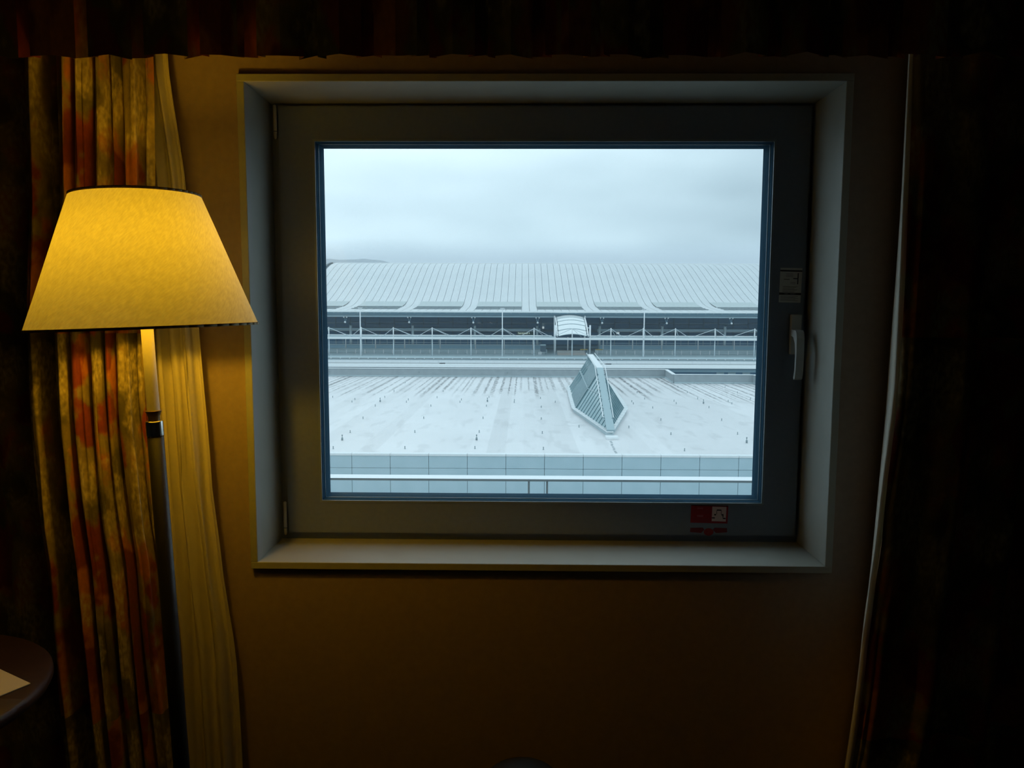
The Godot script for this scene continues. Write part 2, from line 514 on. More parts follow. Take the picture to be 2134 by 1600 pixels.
# a hanging cloth: us = fold points across (0..1), zs = their standing out from the wall, edges as tables of height
func cloth(called: String, m: Material, knots: Array, xl: Array, xr: Array, y_top: float, y_bot: float, spread: float, sub := 6, rows := 26) -> MeshInstance3D:
	var us := []; var zs := []
	for k in knots.size() - 1:
		for s in sub:
			var f := float(s) / sub
			us.append(lerpf(knots[k][0], knots[k + 1][0], f))
			zs.append(lerpf(knots[k][1], knots[k + 1][1], .5 - .5 * cos(PI * f)))
	us.append(knots[-1][0]); zs.append(knots[-1][1])
	var wob := fnl(44, 1.4, 2)
	var grid := []
	var length := [0.0]
	for j in rows + 1:
		var t := float(j) / rows
		var y := lerpf(y_top, y_bot, t)
		var a := table(xl, y); var b := table(xr, y)
		var row := []
		for i in us.size():
			var z: float = zs[i]
			z += (z - .08) * spread * t + wob.get_noise_2d(i * .25, y * 1.2) * .006
			var x: float = lerpf(a, b, us[i]) + (wob.get_noise_2d(i * .2 + 70, y) * .006 if i > 0 and i < us.size() - 1 else 0.0)
			row.append(Vector3(x, y, maxf(z, .012)))
		grid.append(row)
	for i in range(1, us.size()):
		length.append(length[-1] + (grid[0][i] - grid[0][i - 1]).length())
	var st := mb(true)
	for j in rows:
		for i in us.size() - 1:
			var v0: float = (y_top - grid[j][i].y) * 1.1; var v1: float = (y_top - grid[j + 1][i].y) * 1.1
			quad(st, grid[j + 1][i], grid[j + 1][i + 1], grid[j][i + 1], grid[j][i], Vector2(length[i] * 1.1, v1), Vector2(length[i + 1] * 1.1, v1), Vector2(length[i + 1] * 1.1, v0), Vector2(length[i] * 1.1, v0))
	return build(st, called, m)

func curtains() -> void:
	var pm := mat("print_cloth", Color.WHITE, .75)
	pm.albedo_texture = cloth_texture()
	pm.rim_enabled = true; pm.rim = .25; pm.rim_tint = .6
	pm.backlight_enabled = true; pm.backlight = Color(.12, .1, .06)
	var sm := mat("sheer", lin(.74, .70, .60), .8)
	sm.backlight_enabled = true; sm.backlight = Color(.55, .52, .45)
	# left drape
	var xs := [[-1.85, .04], [-1.78, .02], [-1.70, .05], [-1.62, .02], [-1.55, .045], [-1.48, .02], [-1.40, .05], [-1.32, .02], [-1.255, .045], [-1.20, .02], [-1.165, .05], [-1.13, .03], [-1.100, .165], [-1.084, .175], [-1.074, .115], [-1.046, .03], [-1.022, .18], [-1.004, .20], [-.995, .148], [-.980, .19], [-.966, .18], [-.959, .11], [-.944, .175], [-.934, .165], [-.929, .105], [-.916, .160], [-.9095, .10], [-.895, .150], [-.868, .154], [-.8635, .10], [-.850, .140], [-.836, .132]]
	var knots := []
	for k in xs: knots.append([(k[0] + 1.85) / (1.85 - .836), k[1]])
	var d := cloth("drape", pm, knots, [[2.4, -1.85], [0.0, -1.85]], [[2.3, -.826], [2.0, -.828], [1.72, -.836], [1.40, -.872], [1.21, -.872], [.99, -.862], [.81, -.843], [.03, -.80]], 2.3, .02, .12, 6, 30)
	tag(d, "orange and gold patterned drape hanging behind the floor lamp", "curtain", "patterned drapes")
	# left sheer
	knots = []
	for k in [[0, .04], [.1, .05], [.2, .035], [.33, .062], [.42, .030], [.52, .060], [.60, .030], [.68, .058], [.76, .034], [.86, .064], [.93, .040], [1.0, .05]]: knots.append(k)
	d = cloth("sheer_curtain", sm, knots, [[2.4, -.99], [0.0, -.99]], [[2.3, -.845], [2.02, -.834], [1.72, -.802], [1.40, -.786], [1.03, -.767], [.83, -.750], [.56, -.722], [.28, -.715], [.02, -.71]], 2.3, .02, .3, 6, 30)
	tag(d, "pale sheer curtain lit by the lamp beside the patterned drape", "curtain", "sheer curtains")
	# right: the sheer turns towards the window in one deep fold, the drape hangs over it
	var back := [[2.3, .90], [2.0, .898], [1.73, .8978], [1.27, .8872], [.85, .873], [.63, .8576], [.02, .81]]
	var lip := [[2.3, 0.8116], [1.9474, 0.8106], [1.8985, 0.8112], [1.6601, 0.8128], [1.4973, 0.8152], [1.2894, 0.8157], [0.9675, 0.7943], [0.8019, 0.7811], [0.7067, 0.7728], [0.02, 0.7178]]
	var st := mb(true)
	var rows := 36
	var grid := []
	for j in rows + 1:
		var y := lerpf(2.3, .02, float(j) / rows)
		var a := table(back, y); var b := table(lip, y)
		var pts := [Vector3(a + .004, y, .020), Vector3(lerpf(a, b, .3), y, .080), Vector3(lerpf(a, b, .72), y, .160), Vector3(b + .001, y, .212), Vector3(b + .012, y, .214), Vector3(b + .05, y, .15), Vector3(b + .09, y, .06), Vector3(b + .13, y, .095), Vector3(b + .18, y, .06)]
		grid.append(pts)
	for j in rows:
		for i in 8:
			quad(st, grid[j + 1][i], grid[j + 1][i + 1], grid[j][i + 1], grid[j][i])
	d = build(st, "sheer_curtain", sm)
	tag(d, "sliver of pale sheer curtain beside the dark drape by the window handle", "curtain", "sheer curtains")
	var xr := [[0, .226], [.02, .234], [.06, .222], [.11, .24], [.15, .20], [.21, .23], [.26, .15], [.32, .20], [.38, .12], [.45, .19], [.52, .11], [.6, .18], [.68, .11], [.76, .19], [.84, .11], [.92, .18], [1, .12]]
	var edge := []
	for q in lip: edge.append([q[0], q[1] + .003])
	d = cloth("drape", pm, xr, edge, [[2.4, 2.1], [0, 2.1]], 2.3, .02, .05, 6, 30)
	tag(d, "shadowed patterned drape on the handle side of the window", "curtain", "patterned drapes")
	# pleated valance
	var rng := RandomNumberGenerator.new(); rng.seed = 9
	st = mb()
	var period := .109
	var v := Node3D.new()
	var x := -1.80
	var prof := []
	while x < 2.05:
		var wd := period * rng.randf_range(.94, 1.06)
		prof.append(Vector3(x, rng.randf_range(-.004, .004), .420))
		prof.append(Vector3(x + wd * .40, rng.randf_range(-.002, .006), .426))
		prof.append(Vector3(x + wd * .78, rng.randf_range(-.006, .004), .419))
		prof.append(Vector3(x + wd * .66, rng.randf_range(-.002, .004), .406))
		prof.append(Vector3(x + wd * .95, rng.randf_range(.004, .010), .398))
		prof.append(Vector3(x + wd * 1.12, rng.randf_range(-.002, .004), .408))
		x += wd
	st.set_smooth_group(-1)
	var run := 0.0
	for i in prof.size() - 1:
		var a: Vector3 = prof[i]; var b: Vector3 = prof[i + 1]
		var seg := Vector2(a.x - b.x, a.z - b.z).length()
		var y0 := 1.917
		for s in 4:
			var t0 := s / 4.0; var t1 := (s + 1) / 4.0
			var top := 2.384
			var pa0 := Vector3(a.x, lerpf(y0 + a.y, top, t0), lerpf(a.z, .41, t0 * .8)); var pb0 := Vector3(b.x, lerpf(y0 + b.y, top, t0), lerpf(b.z, .41, t0 * .8))
			var pa1 := Vector3(a.x, lerpf(y0 + a.y, top, t1), lerpf(a.z, .41, t1 * .8)); var pb1 := Vector3(b.x, lerpf(y0 + b.y, top, t1), lerpf(b.z, .41, t1 * .8))
			quad(st, pa0, pb0, pb1, pa1, Vector2(run, 1 - t0 * .4), Vector2(run + seg, 1 - t0 * .4), Vector2(run + seg, 1 - t1 * .4), Vector2(run, 1 - t1 * .4))
		run += seg
	v.free()
	d = build(st, "valance", pm)
	tag(d, "pleated patterned valance running along the top of the wall", "valance")
	st = mb(); cbx(st, Vector3(-1.86, 2.386, .0), Vector3(2.12, 2.45, .44), .004)
	tag(build(st, "curtain_track", M.dark_wood), "dark curtain box board holding the valance under the ceiling", "curtain track")

# ------------------------------------------------------------------ lamp
func floor_lamp() -> void:
	var L := thing("floor_lamp", Vector3(-.6985, 0, .375), "lit floor lamp with a tapered cream fabric shade and dark pole", "floor lamp")
	L.rotation_degrees = Vector3(0, 0, 2.1)
	var c := lin(1.0, .50, .018)
	# shade: linen over a thin frame, open at top and bottom
	var w := 512; var h := 256
	var im := Image.create_empty(w, h, false, Image.FORMAT_RGB8)
	var n1 := fnl(51, .05, 3); var n2 := fnl(52, .02, 4)
	for j in h:
		for i in w:
			var u := i * .55 - j * .9; var v := i * .9 + j * .55
			var s := n1.get_noise_2d(v * .8, u * 4.5) * .32 + n2.get_noise_2d(i * 2.0, j * 2.0) * .22
			var k := clampf(.86 + s * .17, 0, 1)
			im.set_pixel(i, j, Color(k * .985, k, k * .90))
	var sm := mat("shade", Color.WHITE, .9)
	sm.albedo_texture = ImageTexture.create_from_image(im)
	sm.uv1_scale = Vector3(3, 1, 1)
	sm.backlight_enabled = true
	sm.backlight = Color(.72, .72, .72)
	var st := mb(true)
	lathe(st, [Vector2(.2115, 1.412), Vector2(.188, 1.476), Vector2(.165, 1.540), Vector2(.142, 1.604), Vector2(.1185, 1.668)], Vector3.ZERO, 64)
	var shade := build(st, "lamp_shade", sm, L)
	for r in [[.2115, 1.412], [.1185, 1.668]]:
		st = mb(true)
		for i in 48:
			var a0: float = TAU * i / 48; var a1: float = TAU * (i + 1) / 48
			beam(st, Vector3(cos(a0) * r[0], r[1], sin(a0) * r[0]), Vector3(cos(a1) * r[0], r[1], sin(a1) * r[0]), .0022, .005)
		build(st, "rim", M.rim_tape, shade)
	# harp spokes at the top
	st = mb()
	for i in 3: bar(st, Vector3(0, 1.66, 0), Vector3(cos(TAU * i / 3) * .118, 1.667, sin(TAU * i / 3) * .118), .0016, 6)
	bar(st, Vector3(0, 1.46, 0), Vector3(0, 1.67, 0), .002, 6)
	build(st, "shade_carrier", M.bronze, L)
	# stem, cup, chrome collar, pole, base
	st = mb(true); lathe(st, [Vector2(.0125, 1.243), Vector2(.0118, 1.30), Vector2(.0118, 1.44), Vector2(0, 1.44)], Vector3.ZERO, 20); build(st, "stem", M.stem, L)
	st = mb(true); lathe(st, [Vector2(0, 1.223), Vector2(.0115, 1.223), Vector2(.0115, 1.232), Vector2(.0150, 1.2425), Vector2(.0160, 1.2435), Vector2(.0148, 1.2443), Vector2(0, 1.2443)], Vector3.ZERO, 24); build(st, "cup", M.bronze, L)
	st = mb(true); lathe(st, [Vector2(0, 1.192), Vector2(.0166, 1.192), Vector2(.0168, 1.194), Vector2(.0168, 1.221), Vector2(.0160, 1.223), Vector2(0, 1.223)], Vector3.ZERO, 32); build(st, "collar", M.chrome, L)
	st = mb(true); lathe(st, [Vector2(0, .03), Vector2(.0165, .03), Vector2(.0160, .6), Vector2(.0158, 1.192), Vector2(0, 1.192)], Vector3.ZERO, 32); build(st, "pole", M.pole, L)
	st = mb(true); lathe(st, [Vector2(0, .004), Vector2(.14, .004), Vector2(.145, .012), Vector2(.14, .022), Vector2(.05, .032), Vector2(.02, .05), Vector2(.0166, .07)], Vector3.ZERO, 40); build(st, "base", M.pole, L)
	# socket and bulb
	st = mb(true); lathe(st, [Vector2(.013, 1.44), Vector2(.016, 1.444), Vector2(.016, 1.484), Vector2(0, 1.484)], Vector3.ZERO, 20)
	var sk := build(st, "socket", M.bronze, L)
	var bm := mat("bulb", lin(.9, .85, .7), .4)
	bm.emission_enabled = true; bm.emission = c; bm.emission_energy_multiplier = 2.0
	st = mb(true); lathe(st, [Vector2(0, 1.484), Vector2(.013, 1.486), Vector2(.018, 1.502), Vector2(.028, 1.524), Vector2(.0295, 1.54), Vector2(.025, 1.558), Vector2(.013, 1.569), Vector2(0, 1.571)], Vector3.ZERO, 24); build(st, "bulb", bm, sk)
	var o := OmniLight3D.new()
	o.name = "bulb_light"
	o.light_color = c
	o.light_energy = 0.106
	o.light_size = .028
	o.omni_range = 9.0
	o.omni_attenuation = 2.0
	o.shadow_enabled = true
	o.position = Vector3(0, 1.536, 0)
	L.add_child(o)

# ------------------------------------------------------------------ furniture
func furniture() -> void:
	var t := thing("side_table", Vector3(-1.215, 0, .54), "round dark wooden side table with a leaflet on it", "table")
	var st := mb(true)
	lathe(st, [Vector2(0, .690), Vector2(.265, .690), Vector2(.285, .694), Vector2(.290, .704), Vector2(.289, .714), Vector2(.283, .720), Vector2(0, .720)], Vector3.ZERO, 64)
	build(st, "table_top", M.dark_wood, t)
	st = mb(true); lathe(st, [Vector2(.03, .03), Vector2(.026, .35), Vector2(.035, .66), Vector2(.09, .690)], Vector3.ZERO, 24); build(st, "pedestal", M.dark_wood, t)
	st = mb(true); lathe(st, [Vector2(0, 0), Vector2(.19, 0), Vector2(.19, .012), Vector2(.05, .03), Vector2(0, .035)], Vector3.ZERO, 40); build(st, "base", M.dark_wood, t)
	# leaflet: a folded sheet, slightly open
	st = mb()
	var a := Vector3(-.953, .7215, .486); var b := Vector3(-1.052, .7215, .431); var c := Vector3(-1.124, .7215, .566); var d := Vector3(-1.025, .7215, .621)
	var up := Vector3(0, .0016, 0)
	quad(st, a + up, b + up * 2, c + up * 2, d + up)
	quad(st, b, a, d, c)
	quad(st, d, a, a + up, d + up); quad(st, a, b, b + up * 2, a + up); quad(st, b, c, c + up * 2, b + up * 2); quad(st, c, d, d + up, c + up * 2)
	tag(build(st, "leaflet", M.paper), "pale paper leaflet lying at the edge of the round table", "paper")
	# bin under the window
	var bn := thing("waste_bin", Vector3(.0035, 0, .30), "black round-topped bin standing below the window", "bin")
	st = mb(true); lathe(st, [Vector2(0, 0), Vector2(.095, 0), Vector2(.102, .01), Vector2(.108, .36), Vector2(.104, .366), Vector2(0, .366)], Vector3.ZERO, 36); build(st, "body", M.black_plastic, bn)
	st = mb(true); lathe(st, [Vector2(.110, .362), Vector2(.111, .372), Vector2(.100, .400), Vector2(.075, .424), Vector2(.04, .438), Vector2(0, .442)], Vector3.ZERO, 36); build(st, "lid", M.black_plastic, bn)

# ------------------------------------------------------------------ outside, near
func outside_rail() -> void:
	var r := thing("roof_railing", Vector3(0, -1.2, -6.0), "pale horizontal metal rail close outside the window", "railing")
	var st := mb(); wedge(st, -7, 7.5, .882, .907, -.034, .03, -.03); build(st, "top_rail", M.pale_metal, r)
	st = mb(); bx(st, Vector3(-7, .858, -.03), Vector3(7.5, .882, .028)); build(st, "lower_lip", M.rail_dark, r)
	for x in [-5.8, -2.66, -2.47, .0595, .2505, 2.8, 2.99, 5.6]:
		st = mb(); bx(st, Vector3(x, -.6, -.012), Vector3(x + .0205, .86, .012)); build(st, "post", M.rail_dark, r)
	st = mb(); cbx(st, Vector3(-9, -.9, -.3), Vector3(9.5, -.6, 5.2), .02)
	struct(build(st, "ledge", M.concrete, null), "concrete ledge of the hotel below the window").position = Vector3(0, -1.2, -6.0)

func roof_texture() -> Texture2D:
	# the sheet roof from above: x -48..52 across, z -50 (near, bottom) .. -111 (far, top)
	var w := 1900; var h := 850
	var im := Image.create_empty(w, h, false, Image.FORMAT_RGB8)
	var rng := RandomNumberGenerator.new(); rng.seed = 77
	var n1 := fnl(61, .03, 4); var n2 := fnl(62, .005, 3); var n3 := fnl(63, .12, 3)
	var sheet := PackedFloat32Array(); sheet.resize(200)
	for i in 200: sheet[i] = rng.randf_range(-.085, .085)
	var streak := PackedFloat32Array(); streak.resize(w)   # strength of the run-off mark in each column
	var reach := PackedFloat32Array(); reach.resize(w)
	var x := 0.0
	while x < w:
		var width := rng.randf_range(4.0, 12.0); var s := rng.randf_range(.4, 1.0); var rc := rng.randf_range(20.0, 29.0)
		for k in int(width):
			if int(x) + k < w:
				streak[int(x) + k] = s * clampf((1.0 - absf(k - width / 2) / (width * .5)) * 2.5, 0, 1); reach[int(x) + k] = rc + rng.randf_range(-1.2, 1.2)
		x += width + rng.randf_range(4.0, 15.0)
	for j in h:
		var z := -111.0 + 61.0 * (j + .5) / h
		for i in w:
			var xw := -48.0 + 100.0 * (i + .5) / w
			var far := -101.8 if xw > 21.0 else -110.5
			var base := 1.0 + sheet[int((xw + 48) / 1.3)] * .8 + n2.get_noise_2d(i, j) * .05 + n1.get_noise_2d(i * .5, j * 2.0) * .035
			var wob := int(clampf(i + n1.get_noise_2d(i * .02, j * 3.0) * 3.0, 0, w - 1))
			var into := (z - far) / (reach[wob] + .01)
			if into < 1.0 and streak[wob] > 0.0:
				base -= streak[wob] * .78 * clampf((1.0 - into) * 4.0, 0, 1) * clampf(.85 + n3.get_noise_2d(i, j * .3) * 1.3, .1, 1.0)
			# scuffs and patched sheets
			base -= smoothstep(.22, .42, n1.get_noise_2d(i * 1.0 + 400, j * .35)) * .10
			var px := Vector2((xw - 4.6) / 2.2, (z + 64.5) / 3.2).length() + n3.get_noise_2d(i, j) * .7
			base -= .10 * (1.0 - smoothstep(.6, .85, px)) * clampf(.5 + n1.get_noise_2d(i * 2, j * 2) * 2.0, 0, 1)
			if xw > 1.2 and xw < 2.9 and z < -70 and z > -78 and fmod(absf(z), 2.6) < 1.3: base -= .05
			im.set_pixel(i, j, Color(.735 * base, .715 * base, .72 * base).linear_to_srgb())
	for p in [[6.68, -55.6], [6.65, -55.1], [6.6, -54.4], [6.57, -53.9], [6.54, -53.3], [6.53, -52.7], [6.51, -52.1], [6.5, -51.5], [6.5, -51.0]]:  # drips from the skylight's gutter
		im.fill_rect(Rect2i(int((p[0] + 48) / 100.0 * w), int((p[1] + 111) / 61.0 * h), 3, 4), Color(.35, .42, .45))
	return ImageTexture.create_from_image(im)

const RY := -8.55
func low_building() -> void:
	var b := thing("roof_building", Vector3(0, -22, -50.15), "broad low building with a pale wet sheet roof and grey fascia", "building")
	var o := Vector3(0, 22, 50.15)  # from world to the building's own axes
	var rm := mat("sheet_roof", Color.WHITE, .42)
	rm.albedo_texture = roof_texture()
	var st := mb()
	var y := RY
	quad(st, Vector3(-48, y, -50.3) + o, Vector3(52, y, -50.3) + o, Vector3(52, y, -111) + o, Vector3(-48, y, -111) + o, Vector2(0, 1), Vector2(1, 1), Vector2(1, 0), Vector2(0, 0))
	build(st, "roof_sheet", rm, b)
	st = mb(); bx(st, Vector3(-48, -22, -111) + o, Vector3(52, y - .06, -50.7) + o); build(st, "body", M.concrete, b)
	# fascia of panels towards the hotel, joints recessed
	var x := -11.77 - 2.66 * 12
	var rows := [[-8.66, -9.51], [-9.53, -10.35], [-10.37, -12.4], [-12.42, -14.5]]
	var meshes := []
	for r in rows:
		st = mb(); cbx(st, Vector3(.012, r[1], -.12), Vector3(2.648, r[0], 0), .012); meshes.append(mesh_of(st))
	st = mb(); cbx(st, Vector3(.008, -8.66, -.42), Vector3(2.652, -8.50, .05), .012); var cop := mesh_of(st)
	while x < 48:
		for m in meshes: put(m, "fascia_panel", M.panel, b).position = Vector3(x, 22, .0)
		put(cop, "coping", M.coping, b).position = Vector3(x, 22, 0)
		x += 2.66
	st = mb(); bx(st, Vector3(-44, -14.5, -.5) + Vector3(0, 22, 0), Vector3(50, -8.67, -.09) + Vector3(0, 22, 0)); build(st, "backing", M.gasket, b)
	# parapet along the far edge, stepping towards us at the right
	var path := [Vector2(-48, -110.5), Vector2(21.0, -110.5), Vector2(20.5, -102.0), Vector2(31.2, -102.0), Vector2(32.6, -93.5), Vector2(52, -93.5)]
	for i in path.size() - 1:
		var p: Vector2 = path[i]; var q: Vector2 = path[i + 1]
		var a := Vector3(p.x, 0, p.y) + o; var c := Vector3(q.x, 0, q.y) + o
		st = mb(); beam(st, a + Vector3(0, -7.95, 0), c + Vector3(0, -7.95, 0), .30, 1.20); build(st, "parapet_wall", M.parapet, b)
		st = mb(); beam(st, a + Vector3(0, -7.325, 0), c + Vector3(0, -7.325, 0), .50, .07); build(st, "parapet_cap", M.coping, b)
		var n := int((c - a).length() / 2.4)
		var skirt: Mesh
		for k in n:
			var u := a.lerp(c, float(k) / n); var v := a.lerp(c, float(k + 1) / n)
			var dir := (v - u).normalized()
			var out := dir.cross(Vector3.UP).normalized() * .19
			if out.z < 0 and absf(dir.x) > .5: out = -out
			if absf(dir.x) <= .5: out = Vector3(-absf(out.x), 0, out.z)
			st = mb(); beam(st, u + out + dir * .02 + Vector3(0, RY + .11, 0), v + out - dir * .02 + Vector3(0, RY + .11, 0), .08, .2)
			build(st, "parapet_skirting", M.slab, b)
	for px in [-28.5, -15.3, -2.3]:
		st = mb(); bx(st, Vector3(px, -8.0, -110.36) + o, Vector3(px + .16, -7.78, -110.30) + o); build(st, "parapet_vent", M.anchor, b)
	# ground far below
	st = mb(); bx(st, Vector3(-400, -22.6, -700), Vector3(400, -22, -.4)); struct(build(st, "ground", M.asphalt), "dark wet ground far below the roofs")

func skylight() -> void:
	var s := thing("roof_skylight", Vector3(7.2, RY, -74), "tall glazed ridge-shaped skylight rising from the pale roof", "skylight")
	var o := -s.position
	var cy := RY + .36
	var tip := Vector3(6.90, cy, -57.9); var l1 := Vector3(5.15, cy, -72.6); var l2 := Vector3(5.75, cy, -92.2); var back := Vector3(8.9, cy, -106)
	var r1 := Vector3(9.95, cy, -72.6); var r2 := Vector3(10.9, cy, -92.2)
	var p1 := Vector3(7.50, -4.35, -72.6); var p2 := Vector3(8.25, -4.18, -91.8)
	# kerb round the base
	var base := [tip, r1, r2, back, l2, l1]
	var ctr := Vector3(7.8, 0, -80)
	for i in 6:
		var a: Vector3 = base[i]; var c: Vector3 = base[(i + 1) % 6]
		var st := mb()
		beam(st, a + Vector3(0, -.28, 0) + o, c + Vector3(0, -.185, 0) + o, .34, .35); build(st, "kerb", M.slab, s)
		var n := maxi(3, int((c - a).length() / 1.6))
		for k in n:
			var u := a.lerp(c, (k + .03) / n); var v := a.lerp(c, (k + .97) / n)
			var out := Vector3((u + v).x / 2 - ctr.x, 0, ((u + v).z / 2 - ctr.z) * .15).normalized() * .14
			st = mb(); beam(st, u + out + Vector3(0, .03, 0) + o, v + out + Vector3(0, .03, 0) + o, .46, .06); build(st, "flashing", M.coping, s)
	var st2 := mb(); cbx(st2, Vector3(6.45, RY, -57.5) + o, Vector3(7.40, RY + .2, -56.5) + o, .02); build(st2, "downpipe_box", M.coping, s)
	# glass faces
	var faces := [["front_left_glass", [l1, tip, p1], M.skylight_glass], ["left_glass", [l2, l1, p1, p2], M.skylight_glass], ["front_right_glass", [tip, r1, p1], M.skylight_glass], ["right_glass", [r1, r2, p2, p1], M.skylight_glass], ["back_right_glass", [r2, back, p2], M.skylight_glass], ["back_left_glass", [back, l2, p2], M.skylight_glass]]
	for f in faces:
		st2 = mb()
		var q: Array = f[1]
		if q.size() == 3: tri(st2, q[0] + o, q[1] + o, q[2] + o)
		else: quad(st2, q[0] + o, q[1] + o, q[2] + o, q[3] + o)
		build(st2, f[0], f[2], s)
	# mullions parallel to the edge l1-p1 on the front left face, and the same on the right
	for side in [[l1, M.skylight_line], [r1, M.skylight_line]]:
		var c: Vector3 = side[0]
		var nrm: Vector3 = (c - tip).cross(p1 - tip).normalized()
		if nrm.y < 0: nrm = -nrm
		for k in 13:
			var t := (k + .5) / 13.5
			var a := c.lerp(tip, t); var e := p1.lerp(tip, t)
			st2 = mb(); beam(st2, a + nrm * .02 + o, e + nrm * .02 + o, .055, .03, nrm); build(st2, "mullion", side[1], s)
	var nl := (l2 - l1).cross(p1 - l1).normalized()
	if nl.y < 0: nl = -nl
	var mid_a := l1.lerp(p1, .52); var mid_b := l2.lerp(p2, .52)
	st2 = mb(); beam(st2, mid_a + nl * .05 + o, mid_b + nl * .05 + o, .13, .1, nl); build(st2, "purlin", M.skylight_bar, s)
	st2 = mb(); beam(st2, l1.lerp(p1, .5) + Vector3(-.03, .03, .02) + o, tip.lerp(p1, .52) + Vector3(-.03, .03, .02) + o, .07, .06, nl); build(st2, "purlin", M.skylight_bar, s)
	for k in 11:
		var t := k * .056
		st2 = mb(); beam(st2, l1.lerp(l2, t) + nl * .03 + o, p1.lerp(p2, t) + nl * .03 + o, .42, .05, nl); build(st2, "mullion", M.skylight_bar, s)
	for t in [.72, .86, 1.0]:
		st2 = mb(); beam(st2, l1.lerp(l2, t) + nl * .03 + o, p1.lerp(p2, t) + nl * .03 + o, .08, .06, nl); build(st2, "mullion", M.skylight_bar, s)
	# spine: wide bar up the hip, pale cap along the ridge, and a rod with brackets on either side
	for e in [[tip + Vector3(.05, .05, -.1), p1, M.skylight_bar, "hip_spine"], [back, p2, M.skylight_bar, "hip_spine"], [p1, p2, M.coping, "ridge_cap"]]:
		var a: Vector3 = e[0]; var c: Vector3 = e[1]
		st2 = mb(); beam(st2, a + Vector3(0, .06, 0) + o, c + Vector3(0, .06, 0) + o, .62, .16); build(st2, e[3], e[2], s)
	for sgn in [-1.0, 1.0]:
		var a := tip.lerp(p1, .16) + Vector3(sgn * .42, .22, 0); var c := p1 + Vector3(sgn * .5, .28, 0); var d := p2 + Vector3(sgn * .5, .28, 0)
		st2 = mb(); bar(st2, a + o, c + o, .035, 6); bar(st2, c + o, d + o, .035, 6); build(st2, "safety_rod", M.coping, s)
		for k in 6:
			var p := a.lerp(c, k / 6.0)
			st2 = mb(); beam(st2, p + o, p + Vector3(-sgn * .25, -.15, 0) + o, .06, .06); build(st2, "bracket", M.skylight_line, s)

func roof_anchors() -> void:
	var pins := [[-15.8, -100.7], [-3.8, -102.0], [-15.5, -89.9], [-9.6, -90.2], [-21.3, -83.4], [-18.4, -81.5], [-18.2, -79.2], [-15.5, -83.7], [-12.5, -81.4], [-12.4, -79.3], [-9.6, -83.6], [-6.7, -81.5], [-6.7, -79.5], [-3.8, -84.2], [-0.9, -81.2], [-0.9, -79.6], [-15.1, -76.0], [-9.4, -76.1], [-3.7, -76.2], [1.9, -75.6], [-14.5, -67.1], [-9.0, -67.3], [-3.6, -67.5], [1.7, -67.2], [-13.9, -59.2], [-8.7, -59.4], [-3.5, -59.6], [1.6, -59.3], [-13.5, -52.0], [-8.4, -52.2], [-3.4, -52.4], [1.5, -52.2], [2.0, -83.4], [13.9, -96.3], [13.7, -89.7], [13.6, -83.3], [11.8, -80.7], [11.7, -78.8], [13.2, -75.5], [12.5, -67.0], [9.0, -62.5], [11.9, -59.1], [11.5, -52.0], [20.0, -96.8], [19.8, -90.2], [19.6, -83.8], [16.5, -81.4], [16.3, -79.2], [19.0, -76.0], [18.0, -67.1], [17.3, -59.4], [16.6, -52.2], [26.0, -96.6], [25.8, -90.2], [22.2, -79.3], [22.4, -81.5], [25.5, -83.8], [4.8, -62.7], [3.5, -79.9]]
	var st := mb(true)
	lathe(st, [Vector2(0, 0), Vector2(.065, 0), Vector2(.065, .015), Vector2(.03, .02), Vector2(.03, .15), Vector2(.04, .16), Vector2(.04, .19), Vector2(0, .20)], Vector3.ZERO, 8)
	var m := mesh_of(st)
	for p in pins:
		var o := put(m, "roof_anchor", M.anchor)
		o.position = Vector3(p[0], RY, p[1])
		tag(o, "small dark anchor pin standing on the pale sheet roof", "roof anchor", "small anchor pins on the pale roof")
	st = mb(true)
	lathe(st, [Vector2(0, 0), Vector2(.075, 0), Vector2(.075, .20), Vector2(.06, .21), Vector2(.026, .215), Vector2(.026, .33), Vector2(.05, .34), Vector2(.05, .42), Vector2(.02, .44), Vector2(0, .45)], Vector3.ZERO, 10)
	m = mesh_of(st)
	var lab := ["tall vent post far on the roof, leftmost of its row", "tall vent post in the middle of the roof beyond the plain sheets", "tall vent post near the fascia at the left end of the roof", "tall vent post near the fascia left of the skylight", "tall vent post far on the roof right of the skylight", "tall vent post near the fascia at the right end of the roof"]
	var k := 0
	for p in [[-15.3, -79.8], [-3.8, -80.4], [-13.7, -55.6], [-3.5, -56.0], [19.3, -79.7], [16.9, -55.5]]:
		var o := put(m, "vent_post", M.anchor)
		o.position = Vector3(p[0], RY, p[1])
		tag(o, lab[k], "vent", "vent posts on the pale roof")
		k += 1

